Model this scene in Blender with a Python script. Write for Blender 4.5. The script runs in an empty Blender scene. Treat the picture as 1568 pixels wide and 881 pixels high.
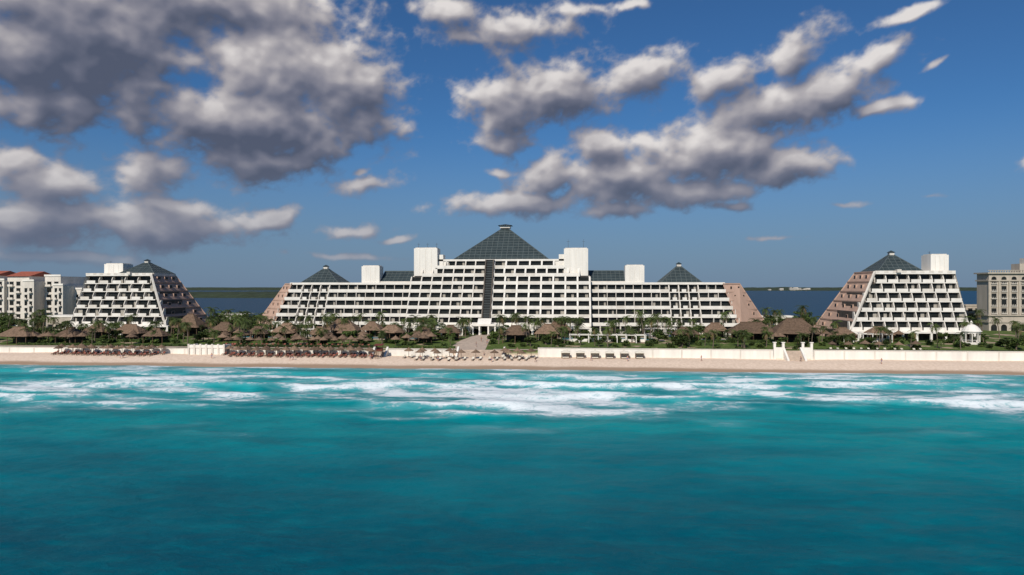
import bpy, math, random
import numpy as np
from mathutils import Vector, Matrix, noise as mnoise
random.seed(7); RS=np.random.RandomState(5)
scene=bpy.context.scene
COL=scene.collection
PSI=math.radians(5.0)
CAM=Vector((33.5,0,24.0))
RT=(math.cos(PSI),math.sin(PSI)); FW=(-math.sin(PSI),math.cos(PSI))
def at(b,D):
    """site survey: bearing reading b (784 = survey axis, 1045 per unit tangent) and distance in metres -> site x,y"""
    u=(b-784)/1045.0
    return (CAM.x+D*FW[0]+u*D*RT[0], D*FW[1]+u*D*RT[1])
# ------------------------------------------------------------- materials
def nmat(name):
    m=bpy.data.materials.new(name); m.use_nodes=True
    nt=m.node_tree; b=nt.nodes['Principled BSDF']; return m,nt,b
def mat(name,col,rough=0.8,var=0.15,scale=0.5,bump=0.0,bscale=4,spec=0.3,metal=0,objvar=0.0,streak=False,em=None):
    m,nt,b=nmat(name)
    N=nt.nodes;L=nt.links
    geo=N.new('ShaderNodeNewGeometry')
    mp=N.new('ShaderNodeMapping'); L.new(geo.outputs['Position'],mp.inputs[0])
    if streak: mp.inputs['Scale'].default_value=(1,1,0.15)
    nz=N.new('ShaderNodeTexNoise'); nz.inputs['Scale'].default_value=scale; nz.inputs['Detail'].default_value=6; nz.inputs['Roughness'].default_value=0.65
    L.new(mp.outputs[0],nz.inputs['Vector'])
    mr=N.new('ShaderNodeMapRange'); mr.inputs[1].default_value=0.3; mr.inputs[2].default_value=0.7
    mr.inputs[3].default_value=1-var; mr.inputs[4].default_value=1+var*0.6
    L.new(nz.outputs[0],mr.inputs[0])
    val=mr.outputs[0]
    if objvar>0:
        oi=N.new('ShaderNodeObjectInfo')
        m2=N.new('ShaderNodeMapRange'); m2.inputs[3].default_value=1-objvar; m2.inputs[4].default_value=1+objvar
        L.new(oi.outputs['Random'],m2.inputs[0])
        mm=N.new('ShaderNodeMath'); mm.operation='MULTIPLY'; L.new(val,mm.inputs[0]); L.new(m2.outputs[0],mm.inputs[1]); val=mm.outputs[0]
    vm=N.new('ShaderNodeVectorMath'); vm.operation='SCALE'; vm.inputs[0].default_value=col[:3]
    L.new(val,vm.inputs['Scale']); L.new(vm.outputs[0],b.inputs['Base Color'])
    b.inputs['Roughness'].default_value=rough; b.inputs['Specular IOR Level'].default_value=spec; b.inputs['Metallic'].default_value=metal
    if bump>0:
        n2=N.new('ShaderNodeTexNoise'); n2.inputs['Scale'].default_value=bscale; n2.inputs['Detail'].default_value=5
        L.new(geo.outputs['Position'],n2.inputs['Vector'])
        bp=N.new('ShaderNodeBump'); bp.inputs['Strength'].default_value=bump; bp.inputs['Distance'].default_value=0.3
        L.new(n2.outputs[0],bp.inputs['Height']); L.new(bp.outputs[0],b.inputs['Normal'])
    return m
M_white=mat('white_stucco',(0.76,0.72,0.65),0.85,0.14,0.35,streak=True)
M_white2=mat('white_stucco_warm',(0.66,0.61,0.535),0.85,0.2,0.4,streak=True)
M_cream=mat('cream_wall',(0.42,0.37,0.30),0.85,0.2,0.5)
M_pink=mat('terracotta_stucco',(0.46,0.31,0.235),0.9,0.16,0.25,streak=True)
M_pink2=mat('terracotta_stucco_dark',(0.28,0.18,0.14),0.9,0.14,0.25)
M_glass=mat('dark_window_glass',(0.022,0.024,0.023),0.2,0.6,0.25,spec=0.2)
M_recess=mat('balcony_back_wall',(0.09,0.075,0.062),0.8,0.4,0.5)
M_curt=mat('curtain',(0.36,0.33,0.28),0.9,0.3,0.7)
M_roofglass=mat('teal_roof_glass',(0.036,0.050,0.052),0.45,0.35,0.3,spec=0.35)
M_mull=mat('roof_mullion',(0.095,0.115,0.115),0.5,0.2,1.0)
M_dark=mat('dark_metal',(0.05,0.05,0.05),0.5,0.2,1)
M_thatch=mat('thatch',(0.19,0.125,0.083),0.95,0.45,1.6,bump=0.8,bscale=5,objvar=0.35)
M_wood=mat('wood',(0.14,0.085,0.05),0.8,0.3,2,objvar=0.2)
M_redcush=mat('brown_red_cushion',(0.20,0.07,0.05),0.85,0.2,2,objvar=0.3)
M_creamcush=mat('cream_cushion',(0.6,0.55,0.46),0.85,0.15,2,objvar=0.2)
M_red=mat('red_paint',(0.16,0.035,0.025),0.6,0.2,1)
M_tile=mat('red_roof_tile',(0.34,0.10,0.06),0.85,0.3,1)
M_beige=mat('beige_stone',(0.44,0.385,0.315),0.85,0.2,0.4,streak=True)
M_trunk=mat('palm_trunk',(0.15,0.115,0.085),0.9,0.3,2,bump=0.5)
M_frond=mat('palm_frond',(0.066,0.094,0.022),0.6,0.5,1.2,spec=0.3,objvar=0.5)
M_frondd=mat('dry_frond',(0.19,0.135,0.055),0.8,0.4,1.2,objvar=0.3)
M_leaf=mat('leaves',(0.046,0.078,0.018),0.65,0.6,0.9,objvar=0.5)
M_leaf2=mat('leaves_light',(0.115,0.15,0.034),0.65,0.5,0.9,objvar=0.5)
M_stone=mat('path_paving',(0.48,0.38,0.30),0.85,0.25,0.8)
M_pool=mat('pool_water',(0.03,0.28,0.38),0.1,0.2,0.5,spec=0.5,bump=0.1,bscale=2)
M_skin=mat('skin',(0.40,0.22,0.15),0.6,0.1,3,objvar=0.3)
M_cloth=mat('swimwear',(0.10,0.12,0.25),0.8,0.1,3,objvar=0.9)
M_hair=mat('hair',(0.03,0.02,0.015),0.7,0.1,3)
M_mangrove=mat('mangrove',(0.035,0.05,0.022),0.9,0.5,0.05,bump=0.6,bscale=0.2)
# ------------------------------------------------------------- mesh builder
class MB:
    def __init__(s): s.v=[];s.f=[];s.m=[]
    def quad(s,pts,m=0):
        n=len(s.v); s.v+= [tuple(p) for p in pts]; s.f.append(tuple(range(n,n+len(pts)))); s.m.append(m)
    def hexa(s,p,m=0):
        n=len(s.v); s.v+=[tuple(q) for q in p]
        for f in ((0,3,2,1),(4,5,6,7),(0,1,5,4),(1,2,6,5),(2,3,7,6),(3,0,4,7)):
            s.f.append(tuple(n+i for i in f)); s.m.append(m)
    def box(s,x0,x1,y0,y1,z0,z1,m=0):
        s.hexa([(x0,y0,z0),(x1,y0,z0),(x1,y1,z0),(x0,y1,z0),(x0,y0,z1),(x1,y0,z1),(x1,y1,z1),(x0,y1,z1)],m)
    def prism_x(s,x0,x1,prof,m=0):
        n=len(s.v);k=len(prof)
        s.v+=[(x0,p[0],p[1]) for p in prof]+[(x1,p[0],p[1]) for p in prof]
        s.f.append(tuple(n+i for i in range(k))[::-1]); s.m.append(m)
        s.f.append(tuple(n+k+i for i in range(k))); s.m.append(m)
        for i in range(k):
            j=(i+1)%k; s.f.append((n+i,n+j,n+k+j,n+k+i)); s.m.append(m)
    def bar(s,a,b,w,m=0,w2=None):
        a=Vector(a);b=Vector(b);d=(b-a)
        if d.length<1e-6:return
        d.normalize(); up=Vector((0,0,1)) if abs(d.z)<0.95 else Vector((1,0,0))
        r=d.cross(up).normalized(); t=r.cross(d).normalized(); w2=w if w2 is None else w2
        p=[]
        for q,ww in((a,w),(b,w2)):
            for sx,sy in((-1,-1),(1,-1),(1,1),(-1,1)):
                p.append(q+r*sx*ww/2+t*sy*ww/2)
        s.hexa(p,m)
    def cyl(s,x,y,z0,z1,r0,r1=None,n=8,m=0):
        r1=r0 if r1 is None else r1
        k=len(s.v)
        for i in range(n):
            a=2*math.pi*i/n; s.v.append((x+r0*math.cos(a),y+r0*math.sin(a),z0))
        for i in range(n):
            a=2*math.pi*i/n; s.v.append((x+r1*math.cos(a),y+r1*math.sin(a),z1))
        for i in range(n):
            j=(i+1)%n; s.f.append((k+i,k+j,k+n+j,k+n+i)); s.m.append(m)
        s.f.append(tuple(k+n+i for i in range(n))); s.m.append(m)
    def mesh(s,name,mats,smooth=False):
        me=bpy.data.meshes.new(name); me.from_pydata(s.v,[],s.f)
        for mm in mats: me.materials.append(mm)
        me.polygons.foreach_set('material_index',s.m)
        if smooth: me.polygons.foreach_set('use_smooth',[True]*len(s.f))
        me.update(); return me
def obj(name,me,loc=(0,0,0),rz=0,sc=1,parent=None):
    o=bpy.data.objects.new(name,me); o.location=loc; o.rotation_euler=(0,0,rz)
    o.scale=(sc,sc,sc) if not isinstance(sc,tuple) else sc
    COL.objects.link(o)
    if parent: o.parent=parent
    return o
def empty(name):
    o=bpy.data.objects.new(name,None); COL.objects.link(o); return o
# ------------------------------------------------------------- noise (numpy)
TAB=RS.rand(256,256)
def vnoise(x,y):
    xi=np.floor(x).astype(int); yi=np.floor(y).astype(int); fx=x-xi; fy=y-yi
    fx=fx*fx*(3-2*fx); fy=fy*fy*(3-2*fy)
    a=TAB[xi%256,yi%256];b=TAB[(xi+1)%256,yi%256];c=TAB[xi%256,(yi+1)%256];d=TAB[(xi+1)%256,(yi+1)%256]
    return (a*(1-fx)+b*fx)*(1-fy)+(c*(1-fx)+d*fx)*fy
def fbm(x,y,o=4):
    s=0;a=0.5;t=0
    for i in range(o):
        s=s+a*vnoise(x*2**i+17.3*i,y*2**i+9.1*i); t+=a; a*=0.5
    return s/t
GA=RS.rand(256,256)*2*np.pi; GX=np.cos(GA);GY=np.sin(GA)
def perlin(x,y):
    xi=np.floor(x).astype(int); yi=np.floor(y).astype(int); fx=x-xi; fy=y-yi
    u=fx**3*(fx*(fx*6-15)+10); v=fy**3*(fy*(fy*6-15)+10)
    def g(i,j,dx,dy):
        a=(xi+i)%256;b=(yi+j)%256; return GX[a,b]*dx+GY[a,b]*dy
    n0=g(0,0,fx,fy)*(1-u)+g(1,0,fx-1,fy)*u; n1=g(0,1,fx,fy-1)*(1-u)+g(1,1,fx-1,fy-1)*u
    return (n0*(1-v)+n1*v)*1.41
def pf(x,y,o=6,gain=.5,billow=False):
    s=0;a=1;t=0;c,sn=math.cos(.6),math.sin(.6)
    for i in range(o):
        n=perlin(x,y)
        if billow: n=1-2*np.abs(n)
        s=s+a*n;t+=a;a*=gain; x,y=(c*x-sn*y)*2.03+11.7,(sn*x+c*y)*2.03+5.3
    return s/t
def gridmesh(name,X,Y,Z,mats,attrs=None,smooth=True,co=None):
    nx,ny=len(X),len(Y)
    if co is None:
        XX,YY=np.meshgrid(X,Y)
        co=np.stack([XX,YY,Z],-1)
    co=co.reshape(-1,3)
    i=np.arange(nx-1);j=np.arange(ny-1); I,J=np.meshgrid(i,j)
    a=(J*nx+I).ravel(); F=np.stack([a,a+1,a+nx+1,a+nx],-1)
    me=bpy.data.meshes.new(name)
    me.vertices.add(len(co)); me.vertices.foreach_set('co',co.ravel().astype(np.float32))
    me.loops.add(F.size); me.loops.foreach_set('vertex_index',F.ravel().astype(np.int32))
    me.polygons.add(len(F)); me.polygons.foreach_set('loop_start',np.arange(0,F.size,4,dtype=np.int32))
    me.polygons.foreach_set('use_smooth',np.ones(len(F),dtype=bool))
    for mm in mats: me.materials.append(mm)
    me.update(calc_edges=True)
    if attrs:
        for k,v in attrs.items():
            at_=me.attributes.new(k,'FLOAT','POINT'); at_.data.foreach_set('value',v.ravel().astype(np.float32))
    return me
# ------------------------------------------------------------- terrain
def ss(a,b,x):
    t=np.clip((x-a)/(b-a),0,1); return t*t*(3-2*t)
WALLY=218.5
def terr(x,y):
    x=np.asarray(x,float);y=np.asarray(y,float)
    n=fbm(x*0.05,y*0.05,3)-0.5
    beach=-3+3.05*np.clip((y-150)/50,0,1)+1.5*ss(198,214,y)+0.25*np.clip((y-205)/13,0,1)+n*0.5*ss(195,204,y)
    land=3.7+1.3*ss(219,246,y)
    z=np.where(y>WALLY,land,beach)
    z=np.where(y>350,5-8*ss(360,395,y),z)
    return z
def gz(x,y): return float(terr(x,y))
Xs=np.concatenate([-np.geomspace(20000,330,16),np.arange(-320,321,2.5),np.geomspace(330,20000,16)])
Ys=np.concatenate([[-500,0,100],np.arange(150,218,1.5),[218.35,218.65],np.arange(220,400,3),[450,800,2000,6000,30000]])
XX,YY=np.meshgrid(Xs,Ys)
m,nt,b=nmat('ground_sand_and_lawn'); N=nt.nodes;L=nt.links
geo=N.new('ShaderNodeNewGeometry'); sep=N.new('ShaderNodeSeparateXYZ'); L.new(geo.outputs['Position'],sep.inputs[0])
def ramp(nt,inp,a,b_,c=0,d=1,smooth=True):
    r=nt.nodes.new('ShaderNodeMapRange'); r.interpolation_type='SMOOTHSTEP' if smooth else 'LINEAR'
    r.inputs[1].default_value=a;r.inputs[2].default_value=b_;r.inputs[3].default_value=c;r.inputs[4].default_value=d
    nt.links.new(inp,r.inputs[0]); return r.outputs[0]
def mixc(nt,f,a,b_):
    r=nt.nodes.new('ShaderNodeMix'); r.data_type='RGBA'
    for sock,v in((r.inputs[0],f),(r.inputs[6],a),(r.inputs[7],b_)):
        if isinstance(v,(tuple,list)): sock.default_value=(*v[:3],1)
        elif isinstance(v,(int,float)): sock.default_value=v
        else: nt.links.new(v,sock)
    return r.outputs[2]
def noisen(nt,vec,scale,detail=5,rough=0.6,dist=0):
    r=nt.nodes.new('ShaderNodeTexNoise'); r.inputs['Scale'].default_value=scale;r.inputs['Detail'].default_value=detail;r.inputs['Roughness'].default_value=rough;r.inputs['Distortion'].default_value=dist
    nt.links.new(vec,r.inputs['Vector']); return r.outputs[0]
def mth(nt,op,a,b_=None,c=None,clamp=False):
    r=nt.nodes.new('ShaderNodeMath'); r.operation=op; r.use_clamp=clamp
    for i,v in enumerate((a,b_,c)):
        if v is None: continue
        if isinstance(v,(int,float)): r.inputs[i].default_value=v
        else: nt.links.new(v,r.inputs[i])
    return r.outputs[0]
P=geo.outputs['Position']
n1=noisen(nt,P,0.06,5); n2=noisen(nt,P,1.2,4); n3=noisen(nt,P,0.13,4)
sand=mixc(nt,ramp(nt,n2,0.3,0.7),(0.64,0.49,0.37),(0.78,0.62,0.49))
wet=mixc(nt,ramp(nt,mth(nt,'ADD',sep.outputs[2],mth(nt,'MULTIPLY',n1,0.5)),0.50,0.9),(0.36,0.25,0.17),sand)
lawn=mixc(nt,ramp(nt,n2,0.3,0.7),(0.055,0.09,0.020),(0.11,0.15,0.036))
lawn=mixc(nt,ramp(nt,n3,0.55,0.61),lawn,(0.36,0.27,0.19))
g=mixc(nt,ramp(nt,sep.outputs[1],218.4,218.6,0,1,False),wet,lawn)
L.new(g,b.inputs['Base Color']); b.inputs['Roughness'].default_value=0.9; b.inputs['Specular IOR Level'].default_value=0.15
bp=N.new('ShaderNodeBump'); bp.inputs['Strength'].default_value=0.5; bp.inputs['Distance'].default_value=0.25
L.new(noisen(nt,P,0.9,6),bp.inputs['Height']); L.new(bp.outputs[0],b.inputs['Normal'])
obj('ground',gridmesh('ground',Xs,Ys,terr(XX,YY),[m]))
# ------------------------------------------------------------- sea
Xs=np.concatenate([-np.geomspace(30000,250,22),np.arange(-245,250,0.8),np.geomspace(252,30000,22)])
Ys=np.concatenate([-np.geomspace(3000,10,8),[5,18,30],np.arange(38,206,0.6),[210,300,395,420,500,700,1200,2500,6000,15000,40000]])
X,Y=np.meshgrid(Xs,Ys)
def ell(bx,D,lx,ly,rot=0):
    x0,y0=at(bx,D); c,s=math.cos(rot),math.sin(rot)
    dx=(X-x0);dy=(Y-y0); a=(dx*c+dy*s)/lx; b_=(-dx*s+dy*c)/ly
    return a,b_
near=ss(30,45,Y)*(1-ss(203,206,Y))*(1-ss(235,260,np.abs(X)))
wy=Y+22*(fbm(X*0.012+5,Y*0.02,3)-0.5)
amp=0.14+0.75*ss(118,158,Y)*(1-ss(180,198,Y))
sw=np.sin(wy*2*math.pi/17.0)
Z=amp*0.5*(sw+0.35*np.cos(wy*4*math.pi/17.0))*(0.25+1.4*fbm(X*0.02+40,Y*0.03,2))
Z+=0.30*(pf(X*0.10,Y*0.13,4))+0.15*pf(X*0.45,Y*0.6,3)
foam=np.zeros_like(X)
edge=9*pf(X*0.02,Y*0.0+3.3,3)+14*pf(X*0.018+7,Y*0.02,3)
yy=Y+edge*1.6
pat=pf(X*0.020+9,Y*0.055,5,.6); pat2=pf(X*0.055+19,Y*0.15,4,.6)
foam+=ss(122,150,yy)*(1-ss(198.5,202,Y+2*pf(X*.04,Y*0+1.5,3)))*np.clip(.50+1.45*pat+1.15*pat2,0,1.0)
foam+=0.55*np.exp(-((Y+2.5*pf(X*.03,Y*0+8.5,3)-198.5)/1.6)**2)*(0.6+pat2)
foam+=0.58*ss(96,120,yy)*(1-ss(124,150,yy))*ss(0.0,0.35,pf(X*0.03+2,Y*0.06+7,4))
CR=[(950,160,46,1.3,30,.85,1.3),(860,146,20,1.0,30,.8,.8),(1030,142,20,1.0,26,.8,.8),(920,130,22,1,16,.75,.4),(800,134,16,1,18,.7,.5),
    (290,162,44,1.3,20,.95,1.2),(110,156,28,1.0,18,.85,.9),(20,148,24,1.0,18,1.0,.9),(390,150,22,1,18,.8,.6),(180,138,22,1,14,.65,.4),
    (640,162,36,1.2,20,.75,.8),(680,134,18,1.1,22,1.0,1.1),(735,124,11,.9,18,.95,.9),(620,122,13,1,10,.75,.4),(500,176,24,1,8,.7,.3),(530,140,20,1,18,.7,.5),
    (1290,148,34,1.1,20,.95,.8),(1480,140,36,1.0,18,1.0,1.0),(1400,166,46,1.2,16,.85,.7),(1180,174,34,1.2,12,.6,.3),(1180,136,22,1,16,.75,.4),(200,180,34,1.2,10,.6,.3),(900,182,44,1.2,10,.6,.3),(60,184,34,1,8,.5,.3),(1330,184,34,1,8,.6,.3)]
wob=7.0*pf(X*0.03+3,Y*0.01,4)
for (bx,D,l,w,t,inten,hh) in CR:
    a,_=ell(bx,D,l,1); x0,y0=at(bx,D)
    env=np.exp(-(np.abs(a)**2.6)); d=Y-(y0+wob+4*a*a)
    crest=np.exp(-(d/w)**2)
    trail=np.where(d>0,np.exp(-(d/(t*0.55))),np.exp(-((d/(t*0.5))**2))*0.8)
    foam+=env*inten*(0.70*crest+0.50*trail*np.clip(.45+1.9*pf(X*0.06+bx,Y*0.12,4,.6),0,1.3))
    Z+=hh*env*np.where(d<0,np.exp(-(d/1.7)**2),np.exp(-(d/4.5)**2))*1.1
Z=Z*near*(1-0.85*ss(186,202,Y))
foam=np.clip(foam,0,1.2)*near
m,nt,b=nmat('sea_water'); N=nt.nodes;L=nt.links
geo=N.new('ShaderNodeNewGeometry'); sep=N.new('ShaderNodeSeparateXYZ'); P=geo.outputs['Position']; L.new(P,sep.inputs[0])
def mapv(nt,vec,sc):
    r=nt.nodes.new('ShaderNodeMapping'); r.inputs['Scale'].default_value=sc; nt.links.new(vec,r.inputs[0]); return r.outputs[0]
big=noisen(nt,mapv(nt,P,(1,2.0,1)),0.018,4,0.6)
yv=mth(nt,'ADD',sep.outputs[1],mth(nt,'MULTIPLY',mth(nt,'SUBTRACT',big,0.5),80))
c=mixc(nt,ramp(nt,yv,48,104),(0.0,0.076,0.116),(0.0,0.165,0.205))
c=mixc(nt,ramp(nt,yv,90,128),c,(0.0,0.255,0.275))
c=mixc(nt,ramp(nt,yv,132,188),c,(0.02,0.33,0.35))
c=mixc(nt,ramp(nt,sep.outputs[1],192,202),c,(0.32,0.31,0.26))
patches=noisen(nt,mapv(nt,P,(1,2.0,1)),0.045,5,0.6)
c=mixc(nt,ramp(nt,patches,0.40,0.66,0,0.50),c,(0.0,0.078,0.112))
mid=noisen(nt,mapv(nt,P,(0.6,1.6,1)),0.30,5,0.65)
c=mixc(nt,ramp(nt,mid,0.45,0.75,0,0.30),c,(0.0,0.20,0.235))
c=mixc(nt,ramp(nt,sep.outputs[1],380,420,0,1,False),c,(0.010,0.042,0.080))
att=N.new('ShaderNodeAttribute'); att.attribute_name='foam'
fz=noisen(nt,mapv(nt,P,(0.55,0.9,1)),0.75,9,0.72,1.2)
fz2=noisen(nt,mapv(nt,P,(0.5,1.1,1)),0.16,5,0.65,0.8)
fcomb=mth(nt,'ADD',mth(nt,'MULTIPLY',fz,0.60),mth(nt,'MULTIPLY',fz2,0.40))
thr=mth(nt,'SUBTRACT',0.69,mth(nt,'MULTIPLY',att.outputs['Fac'],0.285))
fd=mth(nt,'SUBTRACT',fcomb,thr)
fm=ramp(nt,fd,-0.02,0.17,0,1)
hasf=ramp(nt,att.outputs['Fac'],0.01,0.08)
fm=mth(nt,'MULTIPLY',fm,hasf)
soft=mth(nt,'MULTIPLY',ramp(nt,att.outputs['Fac'],0.15,1.0,0,0.42),hasf)
c=mixc(nt,soft,c,(0.20,0.46,0.50))
fcol=mixc(nt,ramp(nt,att.outputs['Fac'],.55,1.2),(0.46,0.53,0.57),(0.76,0.79,0.81))
c=mixc(nt,mth(nt,'MULTIPLY',fm,0.88),c,fcol)
L.new(c,b.inputs['Base Color'])
L.new(ramp(nt,fm,0,1,0.35,0.8),b.inputs['Roughness']); b.inputs['Specular IOR Level'].default_value=0.025
bp=N.new('ShaderNodeBump'); bp.inputs['Strength'].default_value=0.65; bp.inputs['Distance'].default_value=0.45
w1=noisen(nt,mapv(nt,P,(0.6,1.0,1)),0.7,9,0.64,0.3)
L.new(mth(nt,'ADD',w1,mth(nt,'MULTIPLY',fm,0.25)),bp.inputs['Height']); L.new(bp.outputs[0],b.inputs['Normal'])
obj('sea',gridmesh('sea',Xs,Ys,Z,[m],{'foam':foam}))
# ------------------------------------------------------------- hotel parts
MATS=[M_white,M_glass,M_recess,M_curt,M_pink,M_roofglass,M_mull,M_cream,M_pink2,M_dark,M_white2]
W,G,R,CU,PK,RG,MU,CR_,PD,DK,W2=range(11)
def tier(mb,x0,x1,y,z,h,s,bay,gap=0.0,back=12,top=False,finw=0.38,ff=0.0):
    rec=s+1.1
    mb.box(x0,x1,y,y+rec+0.3,z-0.35,z,W)
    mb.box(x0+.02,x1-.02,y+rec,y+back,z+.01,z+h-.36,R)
    n=max(1,int(round((x1-x0)/bay))); bw=(x1-x0)/n
    for i in range(n):
        a=x0+i*bw;b_=a+bw
        if gap>0: mb.box(a+gap*bw*.5,b_-gap*bw*.5,y-.03,y+0.18,z+.003,z+1.12,W if random.random()<.8 else W2)
        else: mb.box(a+.004,b_-.004,y-.03,y+0.18,z+.003,z+1.06,W if random.random()<.85 else W2)
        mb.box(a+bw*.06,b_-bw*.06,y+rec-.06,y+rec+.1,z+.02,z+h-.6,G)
        r=random.random()
        if r<.35:
            cx=a+bw*random.choice([.12,.5,.62]); mb.box(cx,cx+bw*random.uniform(.15,.35),y+rec-.1,y+rec-.07,z+.05,z+h-.8,CU)
        if random.random()<.5:
            cx=a+bw*random.uniform(.25,.7); mb.box(cx,cx+.6,y+.9,y+1.5,z+.02,z+.5,CU); mb.box(cx,cx+.6,y+1.45,y+1.55,z+.5,z+1.0,CU)
    for i in range(n+1):
        a=x0+i*bw-finw/2
        if ff>0: mb.prism_x(a,a+finw,[(y+ff,z+.01),(y+rec+.1,z+.01),(y+rec+.1,z+h-.37),(y+s+.1,z+h-.37),(y+ff,z+1.3)],W2)
        else: mb.prism_x(a,a+finw,[(y-.06,z-.34),(y+rec+.1,z-.34),(y+rec+.1,z+h-.37),(y+s-.08,z+h-.37),(y-.06,z+1.35)],W)
def pyramid(mb,x0,x1,y0,y1,z0,z1,nh,nv,bw=.22,cap=True):
    cx,cy=(x0+x1)/2,(y0+y1)/2; A=Vector((cx,cy,z1))
    c=[Vector((x0,y0,z0)),Vector((x1,y0,z0)),Vector((x1,y1,z0)),Vector((x0,y1,z0))]
    for i in range(4):
        a,b_=c[i],c[(i+1)%4]; mb.quad([a,b_,A],RG)
        mb.bar(a,A,bw*1.6,MU); mb.bar(a,b_,bw*2,MU)
        for k in range(1,nh):
            t=k/nh; mb.bar(a.lerp(A,t),b_.lerp(A,t),bw,MU)
        m_=(a+b_)/2
        for k in range(1,nv):
            t=k/nv; p=a.lerp(b_,t); f=1-abs(2*t-1)
            q=p+(A-m_)*(f)
            mb.bar(p,q,bw,MU)
    if cap:
        w=(x1-x0)*.055
        mb.box(cx-w,cx+w,cy-w,cy+w,z1-.9,z1+.25,W2)
        q=[(cx-w*1.4,cy-w*1.4,z1+.26),(cx+w*1.4,cy-w*1.4,z1+.26),(cx+w*1.4,cy+w*1.4,z1+.26),(cx-w*1.4,cy+w*1.4,z1+.26)]
        for i in range(4): mb.quad([q[i],q[(i+1)%4],(cx,cy,z1+1.1)],RG)
def slope_windows(mb,p00,p10,p01,p11,rows,cols,inw=(.15,.85),sz=1.5):
    p00,p10,p01,p11=map(Vector,(p00,p10,p01,p11))
    nrm=(p10-p00).cross(p01-p00).normalized()
    if nrm.z<0: nrm=-nrm
    for r in range(rows):
        t=(r+.5)/rows
        a=p00.lerp(p01,t);b_=p10.lerp(p11,t); d=(b_-a).normalized()
        t2=(r+.98)/rows; mb.bar(p00.lerp(p01,t2)+nrm*.1,p10.lerp(p11,t2)+nrm*.1,.55,PK)
        for cc in range(cols):
            u=inw[0]+(inw[1]-inw[0])*(cc+.5)/cols
            q=a.lerp(b_,u)
            h=Vector((0,0,1)); hn=Vector((nrm.x,nrm.y,0)).normalized()
            w=sz/2
            base=q+hn*(-.9)
            P8=[]
            for zz in(-.65,.75):
                P8+= [base-d*w+h*zz, base+d*w+h*zz, base+d*w+hn*(1.35)+h*zz, base-d*w+hn*(1.35)+h*zz]
            mb.hexa(P8,PK)
            f=base+hn*1.37
            mb.quad([f-d*w*.8-h*.5,f+d*w*.8-h*.5,f+d*w*.8+h*.6,f-d*w*.8+h*.6],G)
def tower(mb,x0,x1,y0,y1,z0,z1,rail=True):
    mb.box(x0,x1,y0,y1,z0,z1,W)
    mb.box(x0+.5,x1-.5,y0+.5,y1-.5,z1+.003,z1+.35,W2)
    for k in range(1,4):
        x=x0+(x1-x0)*k/4; mb.box(x-.06,x+.06,y0-.05,y0,z0,z1-.4,W2)
def antenna(mb,x,y,z,h):
    mb.bar((x,y,z),(x,y,z+h),.14,DK,.06); mb.bar((x-.6,y,z+h*.75),(x+.6,y,z+h*.75),.08,DK)
# --- central hotel
H=3.4; B0=5.0
hotel=empty('pyramid_hotel')
mb=MB(); CX=3.0; Yc=275.0; s=1.9
hwid=[38,38,38,38,38,38,38,33.5,28]
for i in range(9):
    z=B0+i*H+0.2; y=Yc+i*s
    hw=hwid[i]
    xl,xr=CX-hw,CX+hw
    slot0,slot1=-3.4,0.4
    if i==0:
        mb.box(xl,xr,y+4,y+20,z-1.5,z+H-.37,G)
        for sgn in (0,1):
            a0,b0=((xl,slot0),(slot1,xr))[sgn]
            n=7
            for k in range(n+1):
                x=a0+(b0-a0)*k/n; mb.box(x-.45,x+.45,y-.6,y+.3,z-2,z+H-.8,W)
            mb.box(a0,b0,y-.65,y+3.98,z+H-1.2,z+H-.38,W)
            for k in range(n):
                x=a0+(b0-a0)*(k+.5)/n; w=(b0-a0)/n
                mb.quad([(x-w/2+.45,y-.2,z+H-1.2),(x-w/2+.45,y-.2,z+H-2.2),(x-w*.28,y-.2,z+H-1.5),(x,y-.2,z+H-1.2)],W)
                mb.quad([(x+w/2-.45,y-.2,z+H-2.2),(x+w/2-.45,y-.2,z+H-1.2),(x,y-.2,z+H-1.2),(x+w*.28,y-.2,z+H-1.5)],W)
    else:
        tier(mb,xl,slot0,y,z,H,s,4.8,gap=.0,back=(20 if i<7 else 9),finw=.45,ff=.5)
        tier(mb,slot1,xr,y,z,H,s,4.8,gap=.0,back=(20 if i<7 else 9),finw=.7)
mb.box(CX-27,CX+27,Yc+8*s+3.0,Yc+8*s+30,B0+9*H-.2,B0+9*H+.35,W)
mb.box(CX-27.3,CX+27.3,Yc+8*s+2.0,Yc+8*s+3.0,B0+9*H-.2,B0+9*H+.6,W)
mb.box(CX-38,CX+38,Yc+16,Yc+40,B0,B0+7*H+.2,W2)
yb=Yc-.3; zt=B0+9*H+.4
mb.prism_x(-2.9,-.1,[(yb+2.2,B0+4),(yb+14,B0+4),(yb+9*s+6,zt),(yb+9*s-.2,zt)],G)
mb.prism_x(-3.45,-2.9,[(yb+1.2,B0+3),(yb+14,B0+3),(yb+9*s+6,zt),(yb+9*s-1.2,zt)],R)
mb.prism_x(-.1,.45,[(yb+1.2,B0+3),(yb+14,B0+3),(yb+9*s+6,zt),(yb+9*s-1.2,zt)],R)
for k in range(26):
    t=k/26; y=yb+2.2+(9*s-2.4)*t; z=B0+4+(zt-B0-4)*t
    mb.box(-2.9,-.1,y-.12,y+.1,z,z+.16,MU)
mb.box(-6.5,3.5,Yc-4.5,Yc+.2,B0+3.6,B0+4.4,W)
for x in(-6.2,-3.6,.0,2.7): mb.box(x,x+.6,Yc-4.3,Yc-3.7,B0-.5,B0+3.6,W)
mb.prism_x(-4.2,1.2,[(Yc-4.2,B0+4.4),(Yc-.5,B0+4.4),(Yc-.5,B0+6.5)],W)
zr=B0+7*H+.21
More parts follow.
